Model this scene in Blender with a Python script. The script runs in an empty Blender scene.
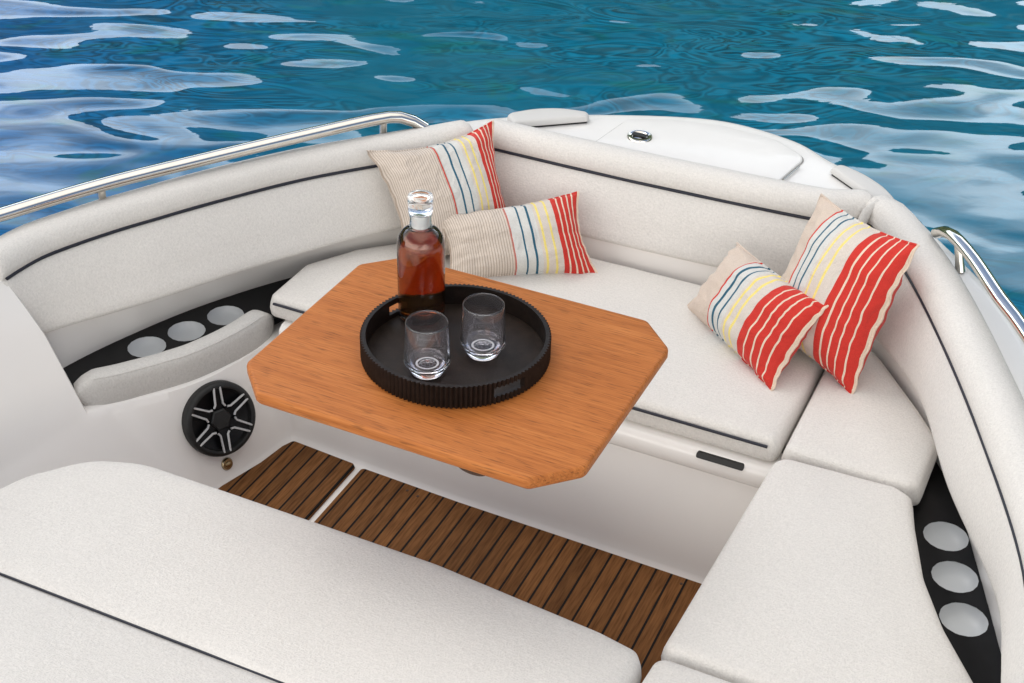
import bpy, math, random
import numpy as np
from mathutils import Vector, Matrix, noise
from mathutils.geometry import delaunay_2d_cdt
random.seed(7)
R = math.radians
scene = bpy.context.scene
COL = scene.collection

# ------------------------------------------------------------------ materials
def new_mat(name):
    m = bpy.data.materials.new(name); m.use_nodes = True
    nt = m.node_tree
    return m, nt, nt.nodes['Principled BSDF']

def nd(nt, t, **kw):
    n = nt.nodes.new(t)
    for k, v in kw.items(): setattr(n, k, v)
    return n

def principled(name, col, rough=.5, metal=0, coat=0, trans=0, ior=1.45, sheen=0, spec=.5):
    m, nt, b = new_mat(name)
    b.inputs['Base Color'].default_value = (*col, 1)
    b.inputs['Roughness'].default_value = rough
    b.inputs['Metallic'].default_value = metal
    b.inputs['Coat Weight'].default_value = coat
    b.inputs['Coat Roughness'].default_value = .08
    b.inputs['Transmission Weight'].default_value = trans
    b.inputs['IOR'].default_value = ior
    b.inputs['Sheen Weight'].default_value = sheen
    b.inputs['Specular IOR Level'].default_value = spec
    return m

def add_noise_variation(m, scale, lo, hi, rscale=None, bump=0, bscale=200, coords='Object', stretch=(1, 1, 1)):
    """multiplies the base colour by a noise between lo and hi and adds a fine bump"""
    nt = m.node_tree; b = nt.nodes['Principled BSDF']
    tc = nd(nt, 'ShaderNodeTexCoord'); mp = nd(nt, 'ShaderNodeMapping'); mp.inputs['Scale'].default_value = stretch
    nt.links.new(tc.outputs[coords], mp.inputs['Vector'])
    n = nd(nt, 'ShaderNodeTexNoise'); n.inputs['Scale'].default_value = scale; n.inputs['Detail'].default_value = 4
    nt.links.new(mp.outputs[0], n.inputs['Vector'])
    mr = nd(nt, 'ShaderNodeMapRange'); mr.inputs['From Min'].default_value = .3; mr.inputs['From Max'].default_value = .7
    mr.inputs['To Min'].default_value = lo; mr.inputs['To Max'].default_value = hi
    nt.links.new(n.outputs['Fac'], mr.inputs['Value'])
    mx = nd(nt, 'ShaderNodeVectorMath', operation='SCALE')
    mx.inputs[0].default_value = b.inputs['Base Color'].default_value[:3]
    nt.links.new(mr.outputs[0], mx.inputs['Scale']); nt.links.new(mx.outputs[0], b.inputs['Base Color'])
    if bump:
        n2 = nd(nt, 'ShaderNodeTexNoise'); n2.inputs['Scale'].default_value = bscale; n2.inputs['Detail'].default_value = 3
        nt.links.new(mp.outputs[0], n2.inputs['Vector'])
        bp = nd(nt, 'ShaderNodeBump'); bp.inputs['Strength'].default_value = 1; bp.inputs['Distance'].default_value = bump
        nt.links.new(n2.outputs['Fac'], bp.inputs['Height']); nt.links.new(bp.outputs[0], b.inputs['Normal'])
    return m

def fabric(name, col):
    """woven outdoor upholstery: crossing threads, flecked yarn, soft puckers"""
    m, nt, b = new_mat(name)
    tc = nd(nt, 'ShaderNodeTexCoord')
    fl = nd(nt, 'ShaderNodeTexNoise'); fl.inputs['Scale'].default_value = 330; fl.inputs['Detail'].default_value = 3
    mp1 = nd(nt, 'ShaderNodeMapping'); mp1.inputs['Scale'].default_value = (1, .45, .45)
    nt.links.new(tc.outputs['Object'], mp1.inputs[0]); nt.links.new(mp1.outputs[0], fl.inputs['Vector'])
    f2 = nd(nt, 'ShaderNodeTexNoise'); f2.inputs['Scale'].default_value = 330; f2.inputs['Detail'].default_value = 3
    mp2 = nd(nt, 'ShaderNodeMapping'); mp2.inputs['Scale'].default_value = (.4, 1, .6); mp2.inputs['Location'].default_value = (3, 7, 1)
    nt.links.new(tc.outputs['Object'], mp2.inputs[0]); nt.links.new(mp2.outputs[0], f2.inputs['Vector'])
    big = nd(nt, 'ShaderNodeTexNoise'); big.inputs['Scale'].default_value = 5; big.inputs['Detail'].default_value = 3
    nt.links.new(tc.outputs['Object'], big.inputs['Vector'])
    ad = nd(nt, 'ShaderNodeMath', operation='ADD'); nt.links.new(fl.outputs['Fac'], ad.inputs[0]); nt.links.new(f2.outputs['Fac'], ad.inputs[1])
    mr = nd(nt, 'ShaderNodeMapRange'); mr.inputs['From Min'].default_value = .65; mr.inputs['From Max'].default_value = 1.35
    mr.inputs['To Min'].default_value = .90; mr.inputs['To Max'].default_value = 1.08
    nt.links.new(ad.outputs[0], mr.inputs['Value'])
    mb = nd(nt, 'ShaderNodeMapRange'); mb.inputs['From Min'].default_value = .3; mb.inputs['From Max'].default_value = .7
    mb.inputs['To Min'].default_value = .98; mb.inputs['To Max'].default_value = 1.01
    nt.links.new(big.outputs['Fac'], mb.inputs['Value'])
    mu = nd(nt, 'ShaderNodeMath', operation='MULTIPLY'); nt.links.new(mr.outputs[0], mu.inputs[0]); nt.links.new(mb.outputs[0], mu.inputs[1])
    sc = nd(nt, 'ShaderNodeVectorMath', operation='SCALE'); sc.inputs[0].default_value = col
    nt.links.new(mu.outputs[0], sc.inputs['Scale']); nt.links.new(sc.outputs[0], b.inputs['Base Color'])
    b.inputs['Roughness'].default_value = .9; b.inputs['Sheen Weight'].default_value = .15; b.inputs['Specular IOR Level'].default_value = .25
    bp = nd(nt, 'ShaderNodeBump'); bp.inputs['Distance'].default_value = .0011
    nt.links.new(ad.outputs[0], bp.inputs['Height'])
    bp2 = nd(nt, 'ShaderNodeBump'); bp2.inputs['Distance'].default_value = .010; bp2.inputs['Strength'].default_value = .4
    nt.links.new(big.outputs['Fac'], bp2.inputs['Height']); nt.links.new(bp2.outputs[0], bp.inputs['Normal'])
    nt.links.new(bp.outputs[0], b.inputs['Normal'])
    return m

M = {}
M['fabric'] = fabric('white_upholstery', (.67, .645, .61))
M['fabric_grey'] = fabric('grey_upholstery', (.56, .545, .52))
M['gelcoat'] = add_noise_variation(principled('gelcoat', (.84, .815, .785), .28, coat=.25), 2.5, .975, 1.015)
M['deck'] = add_noise_variation(principled('deck_gelcoat', (.80, .785, .76), .35, coat=.2), 6, .97, 1.01, bump=.0004, bscale=900)
M['piping'] = principled('navy_piping', (.012, .014, .025), .5)
M['seam'] = principled('seam_grey', (.28, .27, .26), .8)
M['steel'] = add_noise_variation(principled('polished_steel', (.80, .76, .69), .09, metal=1), 40, .95, 1.03)
M['black'] = add_noise_variation(principled('black_plastic', (.005, .005, .006), .32, spec=.25), 30, .7, 1.3)
M['matte_black'] = add_noise_variation(principled('matte_black', (.012, .012, .012), .5), 60, .7, 1.2)
M['silver'] = principled('silver_trim', (.68, .69, .70), .3, metal=.6)
M['cup'] = principled('frosted_cup', (.58, .60, .61), .35)
M['rubber'] = principled('grey_pad', (.58, .57, .55), .55)
M['tray'] = add_noise_variation(principled('tray_espresso', (.014, .009, .007), .42, spec=.3), 60, .7, 1.3, bump=.0003, bscale=300)
M['tray_floor'] = add_noise_variation(principled('tray_floor', (.022, .0145, .011), .5, spec=.25), 45, .7, 1.25, bump=.0005, bscale=380)
M['brass'] = principled('brass', (.45, .36, .22), .25, metal=1)
M['brown'] = principled('dark_wood', (.05, .022, .01), .5)

def wood_table():
    m, nt, b = new_mat('teak_tabletop')
    tc = nd(nt, 'ShaderNodeTexCoord')
    def ns(scale, stretch, det=6, dist=0):
        mp = nd(nt, 'ShaderNodeMapping'); mp.inputs['Scale'].default_value = stretch
        nt.links.new(tc.outputs['Object'], mp.inputs[0])
        n = nd(nt, 'ShaderNodeTexNoise'); n.inputs['Scale'].default_value = scale; n.inputs['Detail'].default_value = det
        n.inputs['Distortion'].default_value = dist
        nt.links.new(mp.outputs[0], n.inputs['Vector']); return n
    a = ns(10, (.22, 3.5, 3), 5, .6); f = ns(60, (.10, 4.5, 3), 4); p = ns(130, (.16, 2.2, 2), 2)
    cr = nd(nt, 'ShaderNodeValToRGB')
    e = cr.color_ramp.elements
    e[0].position = .30; e[0].color = (.31, .090, .018, 1); e[1].position = .70; e[1].color = (.56, .205, .054, 1)
    mid = e.new(.5); mid.color = (.44, .142, .032, 1)
    mx = nd(nt, 'ShaderNodeMix', data_type='FLOAT'); mx.inputs[0].default_value = .62
    nt.links.new(a.outputs['Fac'], mx.inputs[2]); nt.links.new(f.outputs['Fac'], mx.inputs[3])
    nt.links.new(mx.outputs[0], cr.inputs['Fac'])
    pr = nd(nt, 'ShaderNodeMapRange'); pr.inputs['From Min'].default_value = .56; pr.inputs['From Max'].default_value = .68
    pr.inputs['To Min'].default_value = 1; pr.inputs['To Max'].default_value = .60
    nt.links.new(p.outputs['Fac'], pr.inputs['Value'])
    sc = nd(nt, 'ShaderNodeVectorMath', operation='SCALE')
    nt.links.new(cr.outputs['Color'], sc.inputs[0]); nt.links.new(pr.outputs[0], sc.inputs['Scale'])
    nt.links.new(sc.outputs[0], b.inputs['Base Color'])
    b.inputs['Roughness'].default_value = .5; b.inputs['Specular IOR Level'].default_value = .22
    bp = nd(nt, 'ShaderNodeBump'); bp.inputs['Distance'].default_value = .0005
    nt.links.new(f.outputs['Fac'], bp.inputs['Height']); nt.links.new(bp.outputs[0], b.inputs['Normal'])
    return m
M['table'] = wood_table()

PITCH = .0388
def teak_floor():
    m, nt, b = new_mat('teak_planking')
    tc = nd(nt, 'ShaderNodeTexCoord'); sx = nd(nt, 'ShaderNodeSeparateXYZ')
    nt.links.new(tc.outputs['Object'], sx.inputs[0])
    def mt(op, a, v=None, w=None):
        n = nd(nt, 'ShaderNodeMath', operation=op)
        for i, q in enumerate((a, v, w)):
            if q is None: continue
            if isinstance(q, (int, float)): n.inputs[i].default_value = q
            else: nt.links.new(q, n.inputs[i])
        return n.outputs[0]
    skew = mt('MULTIPLY_ADD', sx.outputs['Y'], .012, sx.outputs['X'])
    d = mt('DIVIDE', skew, PITCH); fl = mt('FLOOR', d); fr = mt('FRACT', d)
    line = mt('LESS_THAN', fr, .14)
    wn = nd(nt, 'ShaderNodeTexWhiteNoise', noise_dimensions='1D'); nt.links.new(fl, wn.inputs['W'])
    mp = nd(nt, 'ShaderNodeMapping'); mp.inputs['Scale'].default_value = (6, .45, 1)
    off = nd(nt, 'ShaderNodeCombineXYZ'); nt.links.new(mt('MULTIPLY', wn.outputs['Value'], 40), off.inputs['Y'])
    va = nd(nt, 'ShaderNodeVectorMath', operation='ADD'); nt.links.new(tc.outputs['Object'], va.inputs[0]); nt.links.new(off.outputs[0], va.inputs[1])
    nt.links.new(va.outputs[0], mp.inputs[0])
    n = nd(nt, 'ShaderNodeTexNoise'); n.inputs['Scale'].default_value = 30; n.inputs['Detail'].default_value = 5
    nt.links.new(mp.outputs[0], n.inputs['Vector'])
    cr = nd(nt, 'ShaderNodeValToRGB'); e = cr.color_ramp.elements
    e[0].position = .3; e[0].color = (.105, .041, .012, 1); e[1].position = .72; e[1].color = (.225, .098, .033, 1)
    nt.links.new(n.outputs['Fac'], cr.inputs['Fac'])
    sc = nd(nt, 'ShaderNodeVectorMath', operation='SCALE'); nt.links.new(cr.outputs[0], sc.inputs[0])
    nt.links.new(mt('MULTIPLY_ADD', wn.outputs['Value'], .35, .80), sc.inputs['Scale'])
    mx = nd(nt, 'ShaderNodeMix', data_type='RGBA'); nt.links.new(line, mx.inputs[0])
    nt.links.new(sc.outputs[0], mx.inputs[6]); mx.inputs[7].default_value = (.008, .007, .006, 1)
    nt.links.new(mx.outputs[2], b.inputs['Base Color']); b.inputs['Roughness'].default_value = .65
    b.inputs['Specular IOR Level'].default_value = .12
    bp = nd(nt, 'ShaderNodeBump'); bp.inputs['Distance'].default_value = .002
    nt.links.new(mt('MULTIPLY_ADD', line, -1.0, mt('MULTIPLY', n.outputs['Fac'], .25)), bp.inputs['Height']); nt.links.new(bp.outputs[0], b.inputs['Normal'])
    return m
M['teak'] = teak_floor()

def clear(name, col, ior=1.45, rough=0):
    m, nt, b = new_mat(name)
    b.inputs['Base Color'].default_value = (*col, 1); b.inputs['Transmission Weight'].default_value = 1
    b.inputs['Roughness'].default_value = rough; b.inputs['IOR'].default_value = ior
    return m
M['acrylic'] = clear('clear_acrylic', (.975, .96, .995), 1.49)
M['acrylic'].node_tree.nodes['Principled BSDF'].inputs['Transmission Weight'].default_value = .978
M['glass'] = clear('clear_glass', (.98, .985, .98), 1.48)
M['frost_glass'] = clear('stopper_glass', (.98, .985, .98), 1.4, .14)
M['frost'] = principled('white_stopper_core', (.85, .85, .84), .35)
def amber():
    m, nt, b = new_mat('amber_spirit')
    b.inputs['Base Color'].default_value = (.80, .42, .14, 1); b.inputs['Transmission Weight'].default_value = .965
    b.inputs['Roughness'].default_value = 0; b.inputs['IOR'].default_value = 1.36
    va = nd(nt, 'ShaderNodeVolumeAbsorption'); va.inputs['Color'].default_value = (.86, .62, .05, 1); va.inputs['Density'].default_value = 66
    nt.links.new(va.outputs[0], nt.nodes['Material Output'].inputs['Volume'])
    return m
M['amber'] = amber()
M['emblem'] = principled('emblem_grey', (.10, .10, .11), .4)

def pillow_mat(name, stripes, pin_end, beige=(.62, .545, .475)):
    """stripes: list of (start, colour) along U; left part finely pinstriped"""
    m, nt, b = new_mat(name)
    uv = nd(nt, 'ShaderNodeUVMap'); uv.uv_map = 'UVMap'
    sx = nd(nt, 'ShaderNodeSeparateXYZ'); nt.links.new(uv.outputs[0], sx.inputs[0])
    cr = nd(nt, 'ShaderNodeValToRGB'); cr.color_ramp.interpolation = 'CONSTANT'
    e = cr.color_ramp.elements
    e[0].position = 0; e[0].color = (*beige, 1); e.remove(e[1])
    for s, c in stripes:
        k = e.new(s); k.color = (*c, 1)
    nt.links.new(sx.outputs['X'], cr.inputs['Fac'])
    w = nd(nt, 'ShaderNodeMath', operation='MULTIPLY'); w.inputs[1].default_value = 56; nt.links.new(sx.outputs['X'], w.inputs[0])
    fr = nd(nt, 'ShaderNodeMath', operation='FRACT'); nt.links.new(w.outputs[0], fr.inputs[0])
    lt = nd(nt, 'ShaderNodeMath', operation='LESS_THAN'); lt.inputs[1].default_value = .38; nt.links.new(fr.outputs[0], lt.inputs[0])
    le = nd(nt, 'ShaderNodeMath', operation='LESS_THAN'); le.inputs[1].default_value = pin_end; nt.links.new(sx.outputs['X'], le.inputs[0])
    mu = nd(nt, 'ShaderNodeMath', operation='MULTIPLY'); nt.links.new(lt.outputs[0], mu.inputs[0]); nt.links.new(le.outputs[0], mu.inputs[1])
    mu2 = nd(nt, 'ShaderNodeMath', operation='MULTIPLY'); nt.links.new(mu.outputs[0], mu2.inputs[0]); mu2.inputs[1].default_value = .75
    mx = nd(nt, 'ShaderNodeMix', data_type='RGBA'); nt.links.new(mu2.outputs[0], mx.inputs[0])
    nt.links.new(cr.outputs[0], mx.inputs[6]); mx.inputs[7].default_value = (.36, .285, .225, 1)
    tc = nd(nt, 'ShaderNodeTexCoord'); n = nd(nt, 'ShaderNodeTexNoise'); n.inputs['Scale'].default_value = 500; n.inputs['Detail'].default_value = 2
    nt.links.new(tc.outputs['Object'], n.inputs['Vector'])
    n2 = nd(nt, 'ShaderNodeTexNoise'); n2.inputs['Scale'].default_value = 14; n2.inputs['Detail'].default_value = 3; n2.inputs['Distortion'].default_value = 1.5
    nt.links.new(tc.outputs['Object'], n2.inputs['Vector'])
    mr = nd(nt, 'ShaderNodeMapRange'); mr.inputs['From Min'].default_value = .3; mr.inputs['From Max'].default_value = .7
    mr.inputs['To Min'].default_value = .9; mr.inputs['To Max'].default_value = 1.08; nt.links.new(n.outputs['Fac'], mr.inputs['Value'])
    sc = nd(nt, 'ShaderNodeVectorMath', operation='SCALE'); nt.links.new(mx.outputs[2], sc.inputs[0]); nt.links.new(mr.outputs[0], sc.inputs['Scale'])
    nt.links.new(sc.outputs[0], b.inputs['Base Color'])
    b.inputs['Roughness'].default_value = .85; b.inputs['Sheen Weight'].default_value = .1; b.inputs['Specular IOR Level'].default_value = .2
    bp = nd(nt, 'ShaderNodeBump'); bp.inputs['Distance'].default_value = .0006; nt.links.new(n.outputs['Fac'], bp.inputs['Height'])
    bp2 = nd(nt, 'ShaderNodeBump'); bp2.inputs['Distance'].default_value = .012; bp2.inputs['Strength'].default_value = .8
    nt.links.new(n2.outputs['Fac'], bp2.inputs['Height']); nt.links.new(bp2.outputs[0], bp.inputs['Normal'])
    nt.links.new(bp.outputs[0], b.inputs['Normal'])
    return m

# ------------------------------------------------------------------ mesh tools
def tag(o, label=None, cat=None, group=None, kind=None):
    if label: o['label'] = label
    if cat: o['category'] = cat
    if group: o['group'] = group
    if kind: o['kind'] = kind
    return o

def empty(name, loc=(0, 0, 0)):
    o = bpy.data.objects.new(name, None); COL.objects.link(o); o.location = loc
    o.empty_display_size = .05
    return o

class MB:
    """collects vertices and faces and links them as ONE mesh object"""
    def __init__(s): s.v = []; s.f = []; s.m = []; s.uv = None
    def add(s, verts, faces, mi=0):
        o = len(s.v); s.v += [tuple(v) for v in verts]
        s.f += [tuple(i + o for i in f) for f in faces]; s.m += [mi] * len(faces)
    def grid(s, rows, mi=0, closed=False, flip=False):
        """rows: list of equally long point lists"""
        n = len(rows[0]); vs = [p for r in rows for p in r]; fs = []
        for i in range(len(rows) - 1):
            for j in range(n if closed else n - 1):
                k = (j + 1) % n
                q = (i * n + j, i * n + k, (i + 1) * n + k, (i + 1) * n + j)
                fs.append(q[::-1] if flip else q)
        s.add(vs, fs, mi)
    def lathe(s, prof, seg=48, c=(0, 0, 0), mi=0, cap0=False, cap1=False):
        rows = []
        for r, z in prof:
            rows.append([(c[0] + r * math.cos(2 * math.pi * j / seg), c[1] + r * math.sin(2 * math.pi * j / seg), c[2] + z) for j in range(seg)])
        s.grid(rows, mi, closed=True)
        if cap0: s.add(rows[0][::-1], [tuple(range(seg))], mi)
        if cap1: s.add(rows[-1], [tuple(range(seg))], mi)
    def tube(s, pts, r, seg=10, mi=0, squash=1.0, caps=True):
        pts = [Vector(p) for p in pts]; rows = []
        for i, p in enumerate(pts):
            t = (pts[min(i + 1, len(pts) - 1)] - pts[max(i - 1, 0)]).normalized()
            side = t.cross(Vector((0, 0, 1)))
            if side.length < 1e-3: side = Vector((1, 0, 0))
            side.normalize(); up = side.cross(t)
            rr = r[i] if isinstance(r, (list, tuple)) else r
            rows.append([p + side * rr * math.cos(a) + up * rr * squash * math.sin(a) for a in (2 * math.pi * j / seg for j in range(seg))])
        s.grid(rows, mi, closed=True, flip=True)
        if caps:
            s.add(rows[0], [tuple(range(seg))], mi); s.add(rows[-1][::-1], [tuple(range(seg))], mi)
    def box(s, a, b, mi=0):
        x0, y0, z0 = a; x1, y1, z1 = b
        s.add([(x0, y0, z0), (x1, y0, z0), (x1, y1, z0), (x0, y1, z0), (x0, y0, z1), (x1, y0, z1), (x1, y1, z1), (x0, y1, z1)],
              [(0, 3, 2, 1), (4, 5, 6, 7), (0, 1, 5, 4), (1, 2, 6, 5), (2, 3, 7, 6), (3, 0, 4, 7)], mi)
    def build(s, name, mats, parent=None, smooth=True, angle=50, weld=True, origin=None):
        me = bpy.data.meshes.new(name)
        off = Vector(origin) if origin else Vector((0, 0, 0))
        me.from_pydata([Vector(v) - off for v in s.v], [], s.f)
        if not isinstance(mats, (list, tuple)): mats = [mats]
        for m in mats: me.materials.append(m)
        me.polygons.foreach_set('material_index', s.m)
        if s.uv is not None:
            ul = me.uv_layers.new(name='UVMap')
            for l in me.loops: ul.data[l.index].uv = s.uv[l.vertex_index]
        import bmesh
        bm = bmesh.new(); bm.from_mesh(me)
        if weld and s.uv is None: bmesh.ops.remove_doubles(bm, verts=bm.verts, dist=1e-5)
        bmesh.ops.recalc_face_normals(bm, faces=bm.faces)
        bm.to_mesh(me); bm.free()
        if smooth: me.shade_smooth()
        if smooth and angle: me.set_sharp_from_angle(angle=R(angle))
        me.update()
        o = bpy.data.objects.new(name, me); COL.objects.link(o)
        if origin: o.location = off
        if parent is not None:
            o.parent = parent
            if parent.location.length: o.matrix_parent_inverse = Matrix.Translation(parent.location).inverted()
        return o

def spline(pts, n):
    """Catmull-Rom resampling of a list of points to n points"""
    P = [np.array(p, float) for p in pts]
    P = [2 * P[0] - P[1]] + P + [2 * P[-1] - P[-2]]
    seg = len(P) - 3; L = [0]
    for i in range(seg): L.append(L[-1] + np.linalg.norm(P[i + 2] - P[i + 1]))
    out = []
    for k in range(n):
        s = L[-1] * k / (n - 1); i = 0
        while i < seg - 1 and s > L[i + 1]: i += 1
        t = (s - L[i]) / (L[i + 1] - L[i] + 1e-12)
        a, b, c, d = P[i:i + 4]
        out.append(.5 * ((2 * b) + (c - a) * t + (2 * a - 5 * b + 4 * c - d) * t * t + (3 * b - a - 3 * c + d) * t ** 3))
    return out

def round_poly(pts, rad, seg=6):
    """pts (x,y) or (x,y,r); rounds each corner with its radius"""
    out = []; n = len(pts)
    for i in range(n):
        p = Vector(pts[i][:2]); a = Vector(pts[i - 1][:2]); b = Vector(pts[(i + 1) % n][:2])
        r = pts[i][2] if len(pts[i]) > 2 else rad
        u = (a - p); v = (b - p); lu, lv = u.length, v.length; u.normalize(); v.normalize()
        ang = u.angle(v)
        if r < 1e-5 or ang > R(176): out.append((p.x, p.y)); continue
        d = min(r / math.tan(ang / 2), .48 * lu, .48 * lv); r = d * math.tan(ang / 2)
        c = p + (u + v).normalized() * (r / math.sin(ang / 2))
        s0 = p + u * d - c; s1 = p + v * d - c
        a0 = math.atan2(s0.y, s0.x); a1 = math.atan2(s1.y, s1.x)
        da = (a1 - a0 + math.pi) % (2 * math.pi) - math.pi
        for k in range(seg + 1):
            t = a0 + da * k / seg; out.append((c.x + r * math.cos(t), c.y + r * math.sin(t)))
    return out

def densify(poly, step):
    out = []
    n = len(poly)
    for i in range(n):
        a = np.array(poly[i]); b = np.array(poly[(i + 1) % n]); L = np.linalg.norm(b - a); k = max(1, int(math.ceil(L / step)))
        for j in range(k): out.append(tuple(a + (b - a) * j / k))
    return out

def area(poly): return .5 * sum(poly[i][0] * poly[(i + 1) % len(poly)][1] - poly[(i + 1) % len(poly)][0] * poly[i][1] for i in range(len(poly)))

def inset(poly, d):
    n = len(poly); out = []
    for i in range(n):
        a = np.array(poly[i - 1]); p = np.array(poly[i]); b = np.array(poly[(i + 1) % n])
        e0 = (p - a) / (np.linalg.norm(p - a) + 1e-12); e1 = (b - p) / (np.linalg.norm(b - p) + 1e-12)
        n0 = np.array([-e0[1], e0[0]]); n1 = np.array([-e1[1], e1[0]])
        m = n0 + n1; m /= (np.linalg.norm(m) + 1e-12); k = max(.5, m @ n0)
        out.append(tuple(p + m * d / k))
    return out

def inside(poly, x, y):
    c = False; n = len(poly); j = n - 1
    for i in range(n):
        xi, yi = poly[i]; xj, yj = poly[j]
        if (yi > y) != (yj > y) and x < (xj - xi) * (y - yi) / (yj - yi + 1e-15) + xi: c = not c
        j = i
    return c

def dist_poly(poly, P):
    A = np.array(poly); B = np.roll(A, -1, 0); D = B - A; L2 = (D ** 2).sum(1) + 1e-15
    t = np.clip(((P - A) * D).sum(1) / L2, 0, 1)
    return np.sqrt((((A + D * t[:, None]) - P) ** 2).sum(1)).min()

def cushion(mb, poly, zt, zb, r=.022, crown=.010, step=.03, wr=.0022, seed=0, mi=0, bulge=.004):
    if area(poly) < 0: poly = poly[::-1]
    poly = densify(poly, step * .8)
    n = len(poly); ds = [0, .18 * r, .5 * r, r]
    pts = []; ring0 = []
    for d in ds:
        for q in (inset(poly, d) if d else poly): pts.append(q)
    xs = [p[0] for p in poly]; ys = [p[1] for p in poly]
    x = min(xs) + step * .5
    while x < max(xs):
        y = min(ys) + step * .5
        while y < max(ys):
            if inside(poly, x, y) and dist_poly(poly, np.array((x, y))) > r + step * .45: pts.append((x, y))
            y += step
        x += step
    edges = [(i, (i + 1) % n) for i in range(n)]
    v2, _, f, ov, _, _ = delaunay_2d_cdt([Vector(p) for p in pts], edges, [], 1, 1e-6)
    verts = []
    for p in v2:
        d = dist_poly(poly, np.array(p))
        z = zt - r + math.sqrt(max(0, r * r - max(0, r - d) ** 2))
        t = min(1, max(0, (d) / .16)); z += crown * t * t * (3 - 2 * t)
        if d > .4 * r: z += wr * noise.noise(Vector((p.x * 5, p.y * 5, seed * 3.1))) + wr * .5 * noise.noise(Vector((p.x * 15, p.y * 15, seed * 1.7)))
        verts.append((p.x, p.y, z))
    mb.add(verts, [tuple(q) for q in f], mi)
    rows = []
    h = zt - r - zb
    for k, t in enumerate((0, .12, .5, .85, 1)):
        off = -bulge * math.sin(math.pi * min(1, t + .02))
        if t == 1: off = .008
        if t == 0: off = 0
        rows.append([(q[0], q[1], zt - r - h * t) for q in (inset(poly, off) if off else poly)])
    mb.grid(rows, mi, closed=True, flip=True)
    mb.add(rows[-1], [tuple(range(n))[::-1]], mi)
    return poly

# ------------------------------------------------------------------ world, sun, camera
BANK, AFT_FILL, ZEN = 38, 29, 12
w = bpy.data.worlds.new('World'); scene.world = w; w.use_nodes = True
nt = w.node_tree; bg = nt.nodes['Background']
sky = nd(nt, 'ShaderNodeTexSky', sky_type='NISHITA'); sky.sun_disc = False
SUN_EL, SUN_AZ = R(52), R(-68)      # azimuth from +Y towards +X: the sun stands off the port bow
sky.sun_elevation = SUN_EL; sky.sun_rotation = SUN_AZ
sky.air_density = 1.0; sky.dust_density = .4; sky.ozone_density = 2.5
tc = nd(nt, 'ShaderNodeTexCoord')
cn = nd(nt, 'ShaderNodeTexNoise'); cn.inputs['Scale'].default_value = 2.1; cn.inputs['Detail'].default_value = 5; cn.inputs['Roughness'].default_value = .52; cn.inputs['Distortion'].default_value = .4
mpw = nd(nt, 'ShaderNodeMapping'); mpw.inputs['Scale'].default_value = (1, 1, 1.6); mpw.inputs['Location'].default_value = (.3, 1.7, .2)
nt.links.new(tc.outputs['Generated'], mpw.inputs[0]); nt.links.new(mpw.outputs[0], cn.inputs['Vector'])
cr = nd(nt, 'ShaderNodeValToRGB'); cr.color_ramp.elements[0].position = .48; cr.color_ramp.elements[1].position = .66
cr.color_ramp.elements[0].color = (.05, .05, .05, 1); cr.color_ramp.elements[1].color = (1, 1, 1, 1)
nt.links.new(cn.outputs['Fac'], cr.inputs['Fac'])
mx = nd(nt, 'ShaderNodeMix', data_type='RGBA'); nt.links.new(cr.outputs[0], mx.inputs[0])
nt.links.new(sky.outputs[0], mx.inputs[6]); mx.inputs[7].default_value = (7.6, 7.3, 7.0, 1)
# a bright sunlit cloud bank low off the port bow
nrm = nd(nt, 'ShaderNodeVectorMath', operation='NORMALIZE'); nt.links.new(tc.outputs['Generated'], nrm.inputs[0])
sxyz = nd(nt, 'ShaderNodeSeparateXYZ'); nt.links.new(nrm.outputs[0], sxyz.inputs[0])
dot = nd(nt, 'ShaderNodeVectorMath', operation='DOT_PRODUCT'); nt.links.new(nrm.outputs[0], dot.inputs[0])
BAZ = R(-26); dot.inputs[1].default_value = (math.sin(BAZ), math.cos(BAZ), 0)
def mrange(src, a, b, lo=0, hi=1):
    n = nd(nt, 'ShaderNodeMapRange', interpolation_type='SMOOTHSTEP'); n.inputs['From Min'].default_value = a; n.inputs['From Max'].default_value = b
    n.inputs['To Min'].default_value = lo; n.inputs['To Max'].default_value = hi; nt.links.new(src, n.inputs['Value']); return n.outputs[0]
def mul(a, b):
    n = nd(nt, 'ShaderNodeMath', operation='MULTIPLY')
    for i, q in enumerate((a, b)):
        if isinstance(q, (int, float)): n.inputs[i].default_value = q
        else: nt.links.new(q, n.inputs[i])
    return n.outputs[0]
bank = mul(mul(mrange(sxyz.outputs['Z'], .10, .24), mrange(sxyz.outputs['Z'], .54, .38)), mrange(dot.outputs['Value'], .42, .80))
cn2 = nd(nt, 'ShaderNodeTexNoise'); cn2.inputs['Scale'].default_value = 4.5; cn2.inputs['Detail'].default_value = 3; cn2.inputs['Distortion'].default_value = .3
mp2 = nd(nt, 'ShaderNodeMapping'); mp2.inputs['Scale'].default_value = (1, 1, 1.9); mp2.inputs['Location'].default_value = (4.2, .6, 2.1)
nt.links.new(nrm.outputs[0], mp2.inputs[0]); nt.links.new(mp2.outputs[0], cn2.inputs['Vector'])
bank = mul(bank, mrange(cn2.outputs['Fac'], .34, .60, .45, 1))
zen = mrange(sxyz.outputs['Z'], .66, .92)          # thin bright cloud overhead
mx4 = nd(nt, 'ShaderNodeMix', data_type='RGBA'); nt.links.new(zen, mx4.inputs[0])
nt.links.new(mx.outputs[2], mx4.inputs[6]); mx4.inputs[7].default_value = (ZEN, ZEN * .975, ZEN * .94, 1)
mx = mx4
mx2 = nd(nt, 'ShaderNodeMix', data_type='RGBA'); nt.links.new(bank, mx2.inputs[0])
nt.links.new(mx.outputs[2], mx2.inputs[6]); mx2.inputs[7].default_value = (BANK * .84, BANK * .95, BANK * 1.04, 1)
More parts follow.
